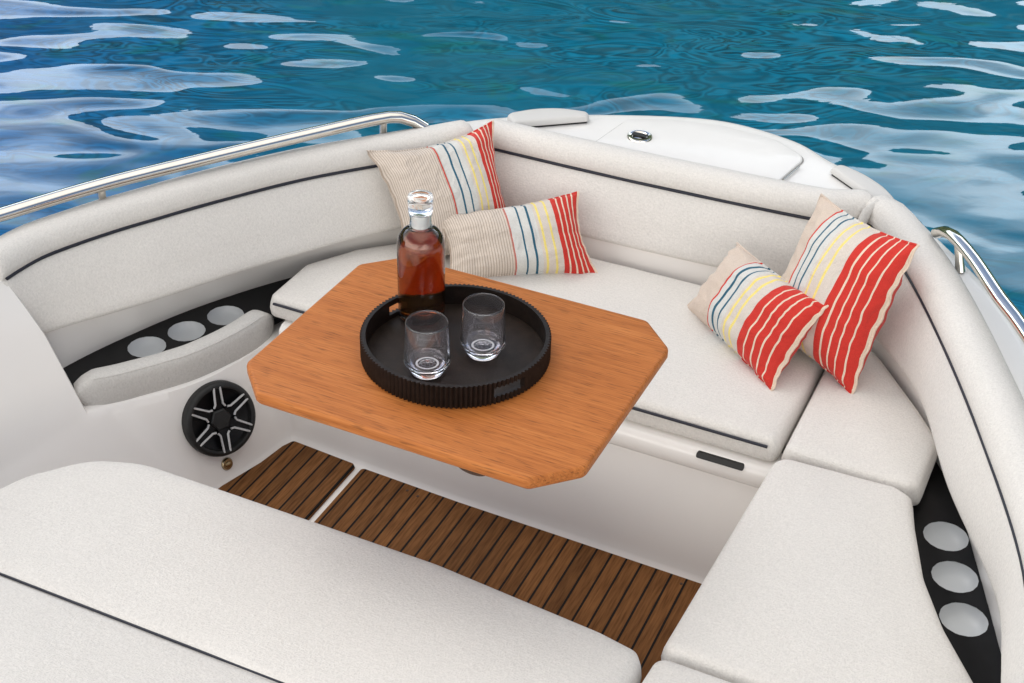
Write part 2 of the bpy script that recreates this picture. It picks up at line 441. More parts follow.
# added sky glow astern, an unseen fill for the faces that look aft
FILL_AZ = R(192); dot2 = nd(nt, 'ShaderNodeVectorMath', operation='DOT_PRODUCT'); nt.links.new(nrm.outputs[0], dot2.inputs[0])
dot2.inputs[1].default_value = (math.sin(FILL_AZ), math.cos(FILL_AZ), 0)
aft_fill = mul(mul(mrange(sxyz.outputs['Z'], -.02, .12), mrange(sxyz.outputs['Z'], .60, .32)), mrange(dot2.outputs['Value'], -.05, .55))
aft_fill = mul(aft_fill, mrange(cn.outputs['Fac'], .30, .52, .35, 1))
mx3 = nd(nt, 'ShaderNodeMix', data_type='RGBA'); nt.links.new(aft_fill, mx3.inputs[0])
nt.links.new(mx2.outputs[2], mx3.inputs[6]); mx3.inputs[7].default_value = (AFT_FILL, AFT_FILL * .962, AFT_FILL * .905, 1)
nt.links.new(mx3.outputs[2], bg.inputs['Color']); bg.inputs['Strength'].default_value = .10

sd = bpy.data.lights.new('sun', 'SUN'); sd.energy = .6; sd.angle = R(28); sd.color = (1, .955, .90)
so = bpy.data.objects.new('sun', sd); COL.objects.link(so)
dirv = Vector((math.sin(SUN_AZ) * math.cos(SUN_EL), math.cos(SUN_AZ) * math.cos(SUN_EL), math.sin(SUN_EL)))
so.rotation_euler = dirv.to_track_quat('Z', 'Y').to_euler(); so.location = dirv * 30

CAM = Vector((1.06274, -2.09819, 1.58086)); yaw, pitch, roll = .425260, .581793, .030483
fw = Vector((-math.sin(yaw) * math.cos(pitch), math.cos(yaw) * math.cos(pitch), -math.sin(pitch)))
r0 = Vector((math.cos(yaw), math.sin(yaw), 0)); u0 = r0.cross(fw)
rr = r0 * math.cos(roll) + u0 * math.sin(roll); uu = -r0 * math.sin(roll) + u0 * math.cos(roll)
cd = bpy.data.cameras.new('camera'); co = bpy.data.objects.new('camera', cd); COL.objects.link(co)
co.matrix_world = Matrix(((rr.x, uu.x, -fw.x, CAM.x), (rr.y, uu.y, -fw.y, CAM.y), (rr.z, uu.z, -fw.z, CAM.z), (0, 0, 0, 1)))
cd.sensor_width = 36; cd.lens = 1407.473 / 1024 * 36; cd.clip_start = .05; cd.clip_end = 3000
scene.camera = co
vs = scene.view_settings; vs.view_transform = 'Standard'; vs.look = 'None'; vs.gamma = 1; vs.exposure = .29
scene.render.engine = 'CYCLES'
cy = scene.cycles
cy.use_denoising = True; cy.max_bounces = 14; cy.transmission_bounces = 14; cy.transparent_max_bounces = 14; cy.glossy_bounces = 6; cy.diffuse_bounces = 5
cy.caustics_refractive = True; cy.caustics_reflective = False; cy.blur_glossy = .5

# ------------------------------------------------------------------ water and hills
WZ = -1.30
def water_mat():
    m, nt, b = new_mat('sea_water')
    tc = nd(nt, 'ShaderNodeTexCoord')
    def ns(scale, rot, stretch, det, dist, rough=.45):
        m0 = nd(nt, 'ShaderNodeMapping'); m0.inputs['Rotation'].default_value = (0, 0, rot)
        mp = nd(nt, 'ShaderNodeMapping'); mp.inputs['Scale'].default_value = stretch
        nt.links.new(tc.outputs['Object'], m0.inputs[0]); nt.links.new(m0.outputs[0], mp.inputs[0])
        n = nd(nt, 'ShaderNodeTexNoise'); n.inputs['Scale'].default_value = scale; n.inputs['Detail'].default_value = det
        n.inputs['Distortion'].default_value = dist; n.inputs['Roughness'].default_value = rough
        nt.links.new(mp.outputs[0], n.inputs['Vector']); return n.outputs['Fac']
    a = ns(.85, -.50, (1, 1.7, 1), 0.0, .4); c = ns(1.9, -.40, (1, 1.7, 1), 0.0, .35); f = ns(7, -.43, (1, 1.5, 1), 1, 1.0)
    b1 = nd(nt, 'ShaderNodeBump'); b1.inputs['Distance'].default_value = .019; nt.links.new(a, b1.inputs['Height'])
    b2 = nd(nt, 'ShaderNodeBump'); b2.inputs['Distance'].default_value = .024; nt.links.new(c, b2.inputs['Height']); nt.links.new(b1.outputs[0], b2.inputs['Normal'])
    b3 = nd(nt, 'ShaderNodeBump'); b3.inputs['Distance'].default_value = .00022; nt.links.new(f, b3.inputs['Height']); nt.links.new(b2.outputs[0], b3.inputs['Normal'])
    nt.links.new(b3.outputs[0], b.inputs['Normal'])
    # sky-blue reflection painted in to port; ripple reflections painted as wavering bands over teal
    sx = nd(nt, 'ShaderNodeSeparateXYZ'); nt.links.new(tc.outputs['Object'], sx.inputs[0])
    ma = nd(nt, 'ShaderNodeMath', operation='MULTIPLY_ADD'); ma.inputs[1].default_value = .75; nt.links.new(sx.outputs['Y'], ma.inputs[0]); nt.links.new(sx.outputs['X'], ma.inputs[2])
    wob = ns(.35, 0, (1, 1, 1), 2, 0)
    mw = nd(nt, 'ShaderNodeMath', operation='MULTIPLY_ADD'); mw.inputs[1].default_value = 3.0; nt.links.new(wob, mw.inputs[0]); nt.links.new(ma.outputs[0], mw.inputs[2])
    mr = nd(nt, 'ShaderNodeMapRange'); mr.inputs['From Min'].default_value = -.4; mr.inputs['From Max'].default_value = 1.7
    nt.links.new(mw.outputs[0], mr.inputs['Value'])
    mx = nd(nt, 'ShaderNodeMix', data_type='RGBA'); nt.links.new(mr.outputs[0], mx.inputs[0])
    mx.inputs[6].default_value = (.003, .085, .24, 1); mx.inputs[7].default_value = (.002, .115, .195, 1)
    ripple = ns(1.5, -.43, (1, 2.2, 1), 1.5, 2.6)  # banding that paints ripple reflections into the base colour
    wv = nd(nt, 'ShaderNodeMath', operation='MULTIPLY'); wv.inputs[1].default_value = 42; nt.links.new(ripple, wv.inputs[0])
    sn = nd(nt, 'ShaderNodeMath', operation='SINE'); nt.links.new(wv.outputs[0], sn.inputs[0])
    big = ns(.8, -.43, (1, 1.6, 1), 3, .5)
    amp = nd(nt, 'ShaderNodeMapRange'); amp.inputs['From Min'].default_value = .35; amp.inputs['From Max'].default_value = .65; amp.inputs['To Min'].default_value = .02; amp.inputs['To Max'].default_value = .42
    nt.links.new(big, amp.inputs['Value'])
    mod = nd(nt, 'ShaderNodeMath', operation='MULTIPLY_ADD'); nt.links.new(sn.outputs[0], mod.inputs[0]); nt.links.new(amp.outputs[0], mod.inputs[1])
    lev = nd(nt, 'ShaderNodeMapRange'); lev.inputs['From Min'].default_value = .3; lev.inputs['From Max'].default_value = .7; lev.inputs['To Min'].default_value = .84; lev.inputs['To Max'].default_value = 1.12
    nt.links.new(ripple, lev.inputs['Value']); nt.links.new(lev.outputs[0], mod.inputs[2])
    gr = nd(nt, 'ShaderNodeMix', data_type='RGBA'); gm = nd(nt, 'ShaderNodeMapRange'); gm.inputs['From Min'].default_value = .56; gm.inputs['From Max'].default_value = .72; gm.inputs['To Max'].default_value = .45
    nt.links.new(ns(1.9, -.43, (1, 2, 1), 3, 1.5), gm.inputs['Value']); nt.links.new(gm.outputs[0], gr.inputs[0])
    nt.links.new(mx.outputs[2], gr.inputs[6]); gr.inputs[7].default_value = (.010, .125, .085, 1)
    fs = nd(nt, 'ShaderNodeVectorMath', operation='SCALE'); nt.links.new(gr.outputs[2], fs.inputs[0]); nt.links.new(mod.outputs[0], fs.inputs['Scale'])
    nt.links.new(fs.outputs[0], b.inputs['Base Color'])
    b.inputs['Roughness'].default_value = .015; b.inputs['IOR'].default_value = 1.36
    return m
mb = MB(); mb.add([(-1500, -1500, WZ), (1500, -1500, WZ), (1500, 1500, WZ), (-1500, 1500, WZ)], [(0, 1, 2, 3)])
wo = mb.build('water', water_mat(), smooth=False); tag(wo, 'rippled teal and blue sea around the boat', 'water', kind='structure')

def hills():
    mb = MB(); rows = []
    na, nd_ = 150, 26
    for i in range(nd_):
        d = 190 + 560 * (i / (nd_ - 1)); row = []
        for j in range(na):
            az = R(-125 + 215 * j / (na - 1))             # from +Y, positive to starboard
            rel = math.degrees(az) + 24.4                  # relative to the peak beyond the port bow
            crest = 13 + 12.5 * math.exp(-(rel / (24 if rel < 0 else 27)) ** 2)   # elevation of the crest line in degrees
            k = (d - 190) / 210
            prof = math.sin(math.pi / 2 * min(1, k)) if k < 1 else max(.75, 1 - .1 * (k - 1))
            x, y = d * math.sin(az), d * math.cos(az)
            z = 400 * math.tan(R(crest)) * prof + prof * (9 * noise.noise(Vector((x * .011, y * .011, 0))) + 5 * noise.noise(Vector((x * .045, y * .045, 4))) + 2.5 * noise.noise(Vector((x * .15, y * .15, 9))))
            row.append((x, y, WZ - 1 + z))
        rows.append(row)
    mb.grid(rows)
    m, nt, b = new_mat('wooded_hillside')
    tc = nd(nt, 'ShaderNodeTexCoord'); n = nd(nt, 'ShaderNodeTexNoise'); n.inputs['Scale'].default_value = .045; n.inputs['Detail'].default_value = 9; n.inputs['Roughness'].default_value = .62
    nt.links.new(tc.outputs['Object'], n.inputs['Vector'])
    cr = nd(nt, 'ShaderNodeValToRGB'); e = cr.color_ramp.elements
    e[0].position = .40; e[0].color = (.010, .030, .014, 1); e[1].position = .62; e[1].color = (.11, .15, .06, 1)
    nt.links.new(n.outputs['Fac'], cr.inputs['Fac']); nt.links.new(cr.outputs[0], b.inputs['Base Color']); b.inputs['Roughness'].default_value = .95
    o = mb.build('hills', m, angle=None); tag(o, 'dark green wooded hillside across the bay', 'hills', kind='structure')
hills()

# ------------------------------------------------------------------ the boat
boat = empty('motorboat', (0, .2, -.745))
tag(boat, 'white open motorboat bow cockpit with wraparound seating, grab rails and teak floor', 'boat')
DZ = -.12

# -- curves (x, y); port piping line / lower edge, starboard likewise, z given per row
PORT_PIPE = [(-1.1835, -.022), (-1.1835, .03), (-1.176, .100), (-1.144, .193), (-1.102, .290), (-1.051, .390), (-1.000, .487), (-.930, .610), (-.853, .733), (-.787, .820), (-.70, .925), (-.62, 1.02), (-.535, 1.125)]
PORT_BOT = [(-1.150, -.012), (-1.133, .025), (-1.100, .085), (-1.052, .165), (-.996, .262), (-.940, .373), (-.900, .455), (-.838, .570), (-.770, .685), (-.715, .772), (-.64, .875), (-.57, .965), (-.495, 1.06)]
STB_PIPE = [(.545, 1.215), (.587, 1.185), (.709, 1.00), (.841, .74), (.974, .44), (1.104, .107), (1.155, -.10), (1.19, -.4), (1.22, -1.6)]
STB_BOT = [(.50, 1.13), (.55, 1.08), (.685, .925), (.822, .735), (.945, .43), (1.095, .125), (1.14, -.10), (1.175, -.4), (1.2, -1.6)]
BOW_PIPE = [(-.535, 1.158), (-.48, 1.150), (-.05, 1.148), (.40, 1.166), (.500, 1.190), (.565, 1.222)]
BOW_BOT = [(-.49, 1.105), (-.45, 1.078), (-.04, 1.078), (.385, 1.095), (.46, 1.105), (.52, 1.13)]
ZP, ZB = -.14, -.305

def backrest(name, pipe, bot, out_sign, n=70, label=None, roll_w=.105):
    P = spline(pipe, n); B = spline(bot, n); rows = []
    for i in range(n):
        t = P[min(i + 1, n - 1)] - P[max(i - 1, 0)]; t /= np.linalg.norm(t)
        nv = np.array([-t[1], t[0]]) * out_sign
        p, b = P[i], B[i]; col = []
        def pt(xy, z): col.append((xy[0], xy[1], z))
        pt(b + nv * .07, ZB - .004); pt(b + nv * .012, ZB - .004); pt(b + nv * .002, ZB + .002); pt(b, ZB + .014)
        for k in (.2, .4, .6, .8):
            q = b + (p - b) * k - nv * .010 * math.sin(math.pi * k)
            wob = .0025 * noise.noise(Vector((q[0] * 6, q[1] * 6, k * 3)))
            pt(q + nv * wob, ZB + (ZP - ZB) * k)
        pt(p - nv * .0015, ZP - .006); pt(p + nv * .004, ZP)
        for dx, z in ((-.002, .006), (-.003, .022), (.004, .042), (.02, .056), (.042, .062), (.066, .058), (.088, .050), (.101, .036), (.107, .015), (.108, -.03)):
            q = p + nv * dx * roll_w / .105
            pt(q, ZP + z + .0015 * noise.noise(Vector((q[0] * 7, q[1] * 7, 5))))
        rows.append(col)
    # rounded ends
    def endrow(r0, r1, k, s):
        c = np.mean(np.array(r0), 0); d = np.array(r0) - np.array(r1); d = d / (np.linalg.norm(d, axis=1)[:, None] + 1e-9)
        return [tuple(c + (np.array(q) - c) * s + dd * k) for q, dd in zip(r0, d)]
    rows = [endrow(rows[0], rows[1], .012, .82), endrow(rows[0], rows[1], .007, .95)] + rows + [endrow(rows[-1], rows[-2], .007, .95), endrow(rows[-1], rows[-2], .012, .82)]
    mb = MB(); mb.grid(rows, closed=True)
    m = len(rows[0])
    mb.add(rows[0], [tuple(range(m))]); mb.add(rows[-1], [tuple(range(m))])
    o = mb.build(name, M['fabric'], boat, angle=70)
    if label: o['label'] = label
    tb = MB(); tb.tube([(q[0] - nv0[0] * .001, q[1] - nv0[1] * .001, ZP) for q, nv0 in ((P[i], (0, 0)) for i in range(n))], .0048, 8)
    tb.build('piping', M['piping'], o)
    return o
backrest('backrest', PORT_PIPE, PORT_BOT, 1, label='port side padded backrest')
backrest('backrest', STB_PIPE, STB_BOT, 1, label='starboard side padded backrest')
backrest('backrest', BOW_PIPE, BOW_BOT, 1, label='padded backrest across the bow')
# grey stitched strap in the gap at the starboard corner
mb = MB(); mb.tube([(.535, 1.168, -.20), (.545, 1.185, -.15), (.556, 1.205, -.105), (.575, 1.24, -.088)], [.011, .013, .013, .010], 10)
mb.build('corner_gusset', M['fabric_grey'], boat)

# -- hull: deck strip, rounded gunwale and topsides
inner = [(-1.19, -1.7), (-1.20, -.8), (-1.20, -.1), (-1.13, .28), (-1.0, .55), (-.80, .83), (-.60, 1.06), (-.50, 1.17), (-.2, 1.17), (.1, 1.18), (.40, 1.19), (.55, 1.235), (.65, 1.13), (.80, .90), (.93, .62), (1.06, .30), (1.14, .02), (1.20, -.3), (1.23, -.8), (1.24, -1.7)]
outer = [(-1.40, -1.7), (-1.39, -.8), (-1.325, -.1), (-1.225, .26), (-1.10, .55), (-.90, .88), (-.72, 1.13), (-.58, 1.30), (-.33, 1.470), (.002, 1.612), (.249, 1.59), (.390, 1.505), (.584, 1.380), (.779, 1.159), (.902, 1.006), (1.005, .837), (1.12, .58), (1.25, .20), (1.36, -.5), (1.40, -1.7)]
n = 140
def by_index(pts, n):
    """spline with equal parameter steps per control point so that both curves stay matched"""
    P = [np.array(p, float) for p in pts]; P = [2 * P[0] - P[1]] + P + [2 * P[-1] - P[-2]]; out = []
    for k in range(n):
        s = (len(pts) - 1) * k / (n - 1); i = min(int(s), len(pts) - 2); t = s - i; a, b, c, d = P[i:i + 4]
        out.append(.5 * ((2 * b) + (c - a) * t + (2 * a - 5 * b + 4 * c - d) * t * t + (3 * b - a - 3 * c + d) * t ** 3))
    return out
I = by_index(inner, n); O = by_index(outer, n); rows = []
for i in range(n):
    t = O[min(i + 1, n - 1)] - O[max(i - 1, 0)]; t /= np.linalg.norm(t); nv = np.array([-t[1], t[0]])
    a, o = I[i], O[i]; col = []
    col.append((*a, DZ - .12)); col.append((*a, DZ - .004))
    for k in (.15, .4, .7): q = a + (o - a) * k; col.append((*q, DZ))
    for d, z in ((-.035, 0), (-.018, -.002), (-.006, -.009), (0, -.022), (.002, -.04), (0, -.07), (-.004, -.10), (.008, -.105), (.010, -.135), (0, -.14), (-.03, -.4), (-.10, -.8), (-.25, -1.3)):
        q = o + nv * d; col.append((*q, DZ + z))
    rows.append(col)
mb = MB(); mb.grid(rows)
mb.build('hull', M['deck'], boat, angle=40)

# -- foredeck hatch, latch, corner pads, rails, small fittings
hp = round_poly([(-.232, 1.262), (.300, 1.285), (.325, 1.462, .05), (.22, 1.535, .1), (.05, 1.552, .1), (-.10, 1.520, .12), (-.205, 1.465, .05)], .015)
mb = MB(); cushion(mb, hp, DZ + .008, DZ - .03, r=.006, crown=.002, step=.05, wr=0, bulge=0)
hatch = mb.build('deck_hatch', M['deck'], boat, angle=60)
mb = MB(); mb.grid([[(*q, DZ + .0012) for q in inset(hp, .001)], [(*q, DZ + .0012) for q in inset(hp, -.004)]], closed=True)
mb.build('hatch_gasket', M['seam'], hatch)
mb = MB()
mb.lathe([(.0001, .004), (.012, .005), (.020, .003), (.024, .006), (.034, .006), (.037, .002), (.038, -.004)], 40, (-.128, 1.362, DZ + .0085))
latch = mb.build('hatch_latch', M['steel'], hatch)
mb = MB(); mb.box((-.150, 1.352, DZ + .0145), (-.106, 1.372, DZ + .0165)); mb.lathe([(.0001, .007), (.009, .0068), (.010, .003)], 20, (-.128, 1.362, DZ + .0095))
mb.build('latch_lever', M['matte_black'], latch)
# hinge gap at the starboard seam
mb = MB(); mb.tube([(.309, 1.30, DZ + .006), (.325, 1.40, DZ + .006)], .0022, 8); mb.build('hinge', M['steel'], hatch)

padS = round_poly([(.408, 1.402, .01), (.424, 1.445, .03), (.50, 1.412, .2), (.565, 1.362, .2), (.612, 1.300, .03), (.580, 1.256, .01), (.50, 1.326, .3)], .02)
padP = round_poly([(-.298, 1.392, .01), (-.310, 1.43, .03), (-.40, 1.415, .2), (-.465, 1.372, .2), (-.522, 1.300, .03), (-.470, 1.250, .01), (-.385, 1.320, .3)], .02)
for p_, lb in ((padS, 'starboard bow corner pad'), (padP, 'port bow corner pad')):
    mb = MB(); cushion(mb, p_, DZ + .023, DZ + .006, r=.012, crown=.007, step=.025, wr=0, bulge=0)
    o = mb.build('deck_pad', M['rubber'], boat, angle=70); o['label'] = lb
    mb = MB(); q_ = inset(p_ if area(p_) > 0 else p_[::-1], .004); mb.grid([[(*q, DZ) for q in q_], [(*q, DZ + .007) for q in q_]], closed=True)
    mb.build('pad_gap_shade', M['matte_black'], o)  # black ring painting in the shadow gap under the pad

def rail(pts, posts, label, rad=.0205):
    sp = spline(pts, 60)
    mb = MB(); mb.tube(sp, rad, 16, squash=.8)
    o = mb.build('grab_rail', M['steel'], boat); o['label'] = label
    for (x, y, z0, x1, y1, z1) in posts:
        pm = MB(); pm.tube([(x, y, z0), ((x + x1) / 2, (y + y1) / 2, (z0 + z1) / 2), (x1, y1, z1)], [.0125, .0105, .0115], 14)
        pm.build('post', M['steel'], o)
rail([(-.668, 1.090, -.092), (-.690, 1.076, -.074), (-.72, 1.052, -.056), (-.765, .996, -.048), (-.892, .799, -.048), (-1.043, .559, -.05), (-1.177, .327, -.05), (-1.285, .091, -.05), (-1.341, -.045, -.05), (-1.37, -.3, -.05), (-1.385, -1.2, -.05)],
     [(-.757, 1.008, DZ, -.755, 1.008, -.05), (-1.176, .326, DZ, -1.177, .327, -.05), (-1.36, -.5, DZ, -1.375, -.5, -.05)], 'port grab rail')
rail([(.745, 1.135, -.082), (.756, 1.118, -.066), (.775, 1.092, -.054), (.801, 1.058, -.048), (.859, .970, -.048), (.938, .830, -.05), (1.008, .716, -.05), (1.12, .49, -.05), (1.25, .12, -.05), (1.34, -.4, -.05), (1.37, -1.2, -.05)],
     [(.826, 1.036, DZ, .806, 1.051, -.05), (1.16, .40, DZ, 1.16, .40, -.05)], 'starboard grab rail', .0175)
for (x, y) in ((.628, 1.205), (-.628, 1.155)):
    mb = MB(); mb.lathe([(.0001, .016), (.007, .015), (.008, .004), (.016, .003), (.017, 0)], 20, (x, y, DZ)); mb.box((x - .02, y - .005, DZ + .012), (x + .02, y + .005, DZ + .020))
    mb.build('deck_fitting', M['steel'], boat)

# -- cockpit liner: floor pan, flared port wall, front riser, recess walls, seat bases
FZ = -.745
low = [(-.88, -1.7), (-.865, -.9), (-.85, -.3), (-.815, .0), (-.79, .097), (-.773, .16), (-.758, .228), (-.745, .291), (-.736, .350), (-.727, .393), (-.700, .416), (-.60, .414), (-.50, .405), (-.20, .393), (.137, .391), (.436, .388), (.62, .388)]
top = [(-1.12, -1.7), (-1.105, -.9), (-1.072, -.3), (-1.006, -.020), (-.964, .052), (-.914, .115), (-.868, .185), (-.834, .265), (-.812, .36), (-.797, .432), (-.745, .466), (-.62, .468), (-.50, .466), (-.20, .464), (.137, .464), (.436, .464), (.62, .464)]
n = 129
L = by_index(low, n); T = by_index(top, n)
mb = MB(); rows = []
for i in range(n):
    t = L[min(i + 1, n - 1)] - L[max(i - 1, 0)]; t /= np.linalg.norm(t); inn = np.array([t[1], -t[0]])
    col = []
    for d, z in ((.030, 0), (.014, .002), (.006, .007), (.001, .016)): col.append((*(L[i] + inn * d), FZ + z))
    for k in (.08, .25, .5, .75, .92, 1.0):
        q = L[i] + (T[i] - L[i]) * k; col.append((*q, FZ + .02 + (-.478 - FZ - .02) * k))
    rows.append(col)
mb.grid(rows)
led = []
for i in range(24, n):
    t = T[min(i + 1, n - 1)] - T[max(i - 1, 0)]; t /= np.linalg.norm(t); o_ = np.array([-t[1], t[0]])
    led.append([(*T[i], -.478), (*(T[i] + o_ * .012), -.472), (*(T[i] + o_ * .15), -.470)])
mb.grid(led)
# upper part of the port wall, aft of the cup holder recess: continues the flared wall
upc = [(-1.23, -1.7, -1.31), (-1.21, -.9, -1.285), (-1.165, -.3, -1.235), (-1.105, -.012, -1.184)]
mid = by_index([(a_, b_) for a_, b_, c_ in upc] + [(-1.08, .06)], 200); hi = by_index([(c_, b_ - .012 * (b_ > -.1)) for a_, b_, c_ in upc] + [(-1.17, .05)], 200)
n_up = 25; cols = []
for i in range(n_up):
    s_ = 16 * i / (n - 1); k = int(round(s_ / 4 * 199)); m_ = mid[k]; h_ = hi[k]; t_ = T[i]
    cols.append([(*t_, -.478), (*(t_ * .70 + m_ * .30), -.418), (*(t_ * .36 + m_ * .64), -.350), (*m_, -.28), (*(m_ * .5 + h_ * .5), -.21), (*h_, -.148), (h_[0] - .024, h_[1] - .008, -.105), (h_[0] - .033, h_[1] - .012, -.088), (h_[0] - .048, h_[1] - .014, -.078), (h_[0] - .075, h_[1] - .014, -.076), (h_[0] - .115, h_[1] - .014, -.125)])
mb.grid(cols)
end = cols[-1]
mb.grid([[(p[0], p[1], p[2]) for p in end], [(p[0] - .006, p[1] + .006, p[2]) for p in end], [(p[0] - .06, p[1] + .03, p[2]) for p in end]])
# back wall of the port recess
SB_P = [(-1.15, -.05), (-1.14, .07), (-1.10, .235), (-1.02, .455), (-.885, .70), (-.74, .87), (-.56, 1.04), (-.49, 1.11)]
PB = [np.array(q) for q in spline([(x - .035, y + .01) for x, y in [(-1.15, -.06)] + PORT_BOT], 50)]; SP = spline(SB_P, 50)
mb.grid([[(*q, -.44) for q in SP], [(*(q * .5 + p * .5), -.37) for q, p in zip(SP, PB)], [(*p, -.295) for p in PB]])
# wall behind the bow cushion and the starboard recess
mb.grid([[(-.60, 1.083, -.48), (.60, 1.100, -.48)], [(-.60, 1.083, -.30), (.60, 1.100, -.30)], [(-.60, 1.19, -.20), (.60, 1.20, -.20)]])
SB_S = [(.53, 1.14), (.70, .96), (.86, .74), (.965, .575), (1.04, .385), (1.125, .15), (1.165, .035), (1.21, -.15), (1.24, -.5), (1.25, -1.7)]
SS = spline(SB_S, 50); ST = spline([(x + .03, y + .01) for x, y in STB_BOT], 50)
mb.grid([[(*q, -.44) for q in SS], [(*p, -.295) for p in ST]])
# front riser lip and seat ledge
lip = [(.464, -.478), (.455, -.475), (.449, -.466), (.447, -.452), (.449, -.436), (.455, -.424), (.466, -.417), (.50, -.415), (.56, -.415)]
mb.grid([[(-.76, y, z) for y, z in lip], [(0, y, z) for y, z in lip], [(.60, y, z) for y, z in lip]])
# seat base tops and starboard base face
mb.grid([[(-.80, .56, -.415), (.60, .56, -.415)], [(-.60, 1.083, -.415), (.60, 1.10, -.415)]])
mb.grid([[(.575, .47, FZ), (.575, -1.7, FZ)], [(.575, .47, -.465), (.575, -1.7, -.465)], [(.60, .47, -.452), (.60, -1.7, -.452)], [(.80, .47, -.456), (.80, -1.7, -.456)], [(.86, .47, -.54), (.86, -1.7, -.54)], [(1.2, .47, -.54), (1.2, -1.7, -.54)]])
# lounge base under the near cushions
mb.grid([[(-.84, -.30, FZ), (.50, -.30, FZ), (.50, -1.7, FZ)], [(-.86, -.30, -.43), (.50, -.30, -.43), (.50, -1.7, -.43)]])
mb.grid([[(-.86, -.30, -.43), (.50, -.30, -.43)], [(-1.05, -1.7, -.43), (.50, -1.7, -.43)]])
mb.add([(-1.0, -1.7, FZ), (.7, -1.7, FZ), (.7, .43, FZ), (-1.0, .43, FZ)], [(0, 1, 2, 3)])
mb.build('cockpit_liner', M['gelcoat'], boat, angle=45)
mb = MB(); sl = round_poly([(.388, -.4210), (.503, -.4210), (.503, -.4335), (.388, -.4335)], .005)
mb.grid([[(x, .440, z) for x, z in sl], [(x, .455, z) for x, z in sl]], closed=True); mb.add([(x, .4465, z) for x, z in sl], [tuple(range(len(sl)))])
mb2 = MB(); mb2.add([(x, .4462 + max(0, (z + .432)) * .55, z) for x, z in sl], [tuple(range(len(sl)))])
mb2.grid([[(x, .4462 + max(0, (z + .432)) * .55, z) for x, z in sl], [(x, .47, z) for x, z in sl]], closed=True)
mb2.build('handle_slot', M['matte_black'], boat)

# -- teak floor panels
def panel(poly, label):
    mb = MB(); p = round_poly(poly, .010); 
    if area(p) < 0: p = p[::-1]
    z1 = FZ + .011
    mb.add([(*q, z1) for q in p], [tuple(range(len(p)))])
    mb.grid([[(*q, z1) for q in p], [(*q, FZ + .001) for q in inset(p, -.003)]], closed=True, flip=True)
    o = mb.build('teak_floor_panel', M['teak'], boat, smooth=False); o['label'] = label
    return o
panel([(-.80, -.30), (-.777, .04), (-.762, .154), (-.728, .280), (-.716, .365), (-.703, .398), (-.505, .386), (-.496, -.30)], 'small teak floor panel with angled edge')
fp = panel([(-.472, -.30), (-.480, .381), (-.19, .372), (.145, .370), (.60, .366), (.60, -1.2), (.51, -1.2), (.51, -.30)], 'long teak floor panel')
for x, y in ((-.330, .353), (-.295, .345), (.418, .345)):
    mb = MB(); mb.lathe([(.0001, .0012), (.0035, .001), (.004, 0)], 12, (x, y, FZ + .0112)); mb.build('screw_plug', M['brown'], fp)

# -- cup holder shelves
def shelf(poly, cups, label, zz=-.432):
    p = densify(round_poly(poly, .01), .03)
    if area(p) < 0: p = p[::-1]
    r = .0485; circ = []; edges = [(i, (i + 1) % len(p)) for i in range(len(p))]; pts = list(p)
    for (x, y) in cups:
        o = len(pts); k = 36
        pts += [(x + r * math.cos(2 * math.pi * j / k), y + r * math.sin(2 * math.pi * j / k)) for j in range(k)]
        edges += [(o + j, o + (j + 1) % k) for j in range(k)]
    v, _, f, *_ = delaunay_2d_cdt([Vector(q) for q in pts], edges, [], 1, 1e-6)
    ff = []
    for q in f:
        c = sum((v[i] for i in q), Vector((0, 0))) / len(q)
        if all((c - Vector(cc)).length > r * .985 for cc in cups): ff.append(tuple(q))
    mb = MB(); mb.add([(q.x, q.y, zz) for q in v], ff)
    mb.grid([[(*q, zz) for q in p], [(*q, zz - .02) for q in p]], closed=True)
    sh = mb.build('cup_holder_shelf', M['black'], boat, angle=30); sh['label'] = label
    for (x, y) in cups:
        cm = MB(); cm.lathe([(r + .0005, -.0008), (r * .985, -.004), (r * .93, -.012), (r * .82, -.019), (r * .6, -.025), (r * .3, -.028), (.0001, -.0285)], 36, (x, y, zz))
        cm.build('cup_insert', M['cup'], sh, angle=80)
shelf([(-1.135, .02), (-1.15, .07), (-1.11, .235), (-1.03, .455), (-.895, .70), (-.76, .87), (-.70, .80), (-.80, .52), (-.84, .37), (-.89, .22), (-.985, .08), (-1.05, .02)],
      [(-1.018, .235), (-.973, .342), (-.928, .452)], 'port cup holder shelf')
shelf([(.85, .72), (.875, .73), (.972, .575), (1.045, .385), (1.13, .15), (1.17, .035), (1.20, -.12), (1.10, -.15), (.88, .15), (.84, .40)],
      [(.968, .430), (1.010, .308), (1.050, .188)], 'starboard cup holder shelf')

# -- padded bolster in front of the port shelf
face = spline([(-1.040, -.012), (-1.018, .012), (-.962, .075), (-.872, .210), (-.826, .340), (-.808, .440), (-.803, .490)], 46)
rows = []
for i, p in enumerate(face):
    t = face[min(i + 1, 45)] - face[max(i - 1, 0)]; t /= np.linalg.norm(t); nv = np.array([-t[1], t[0]])
    s = min(1, .35 + .65 * math.sin(min(1, i / 5) * math.pi / 2), .5 + .5 * math.sin(min(1, (45 - i) / 4) * math.pi / 2))
    zc, hz, hw = -.441, .050 * s, .030 * (.6 + .4 * s); c = p + nv * .022
    rows.append([(*(c + nv * hw * math.copysign(abs(math.cos(a)) ** .55, math.cos(a))), zc + hz * math.copysign(abs(math.sin(a)) ** .6, math.sin(a)) + .0012 * noise.noise(Vector((p[0] * 20, p[1] * 20, a)))) for a in (2 * math.pi * (k + .5) / 24 for k in range(24))])
mb = MB(); mb.grid(rows, closed=True); mb.add(rows[0], [tuple(range(24))]); mb.add(rows[-1], [tuple(range(24))])
o = mb.build('side_bolster', M['fabric_grey'], boat, angle=80)
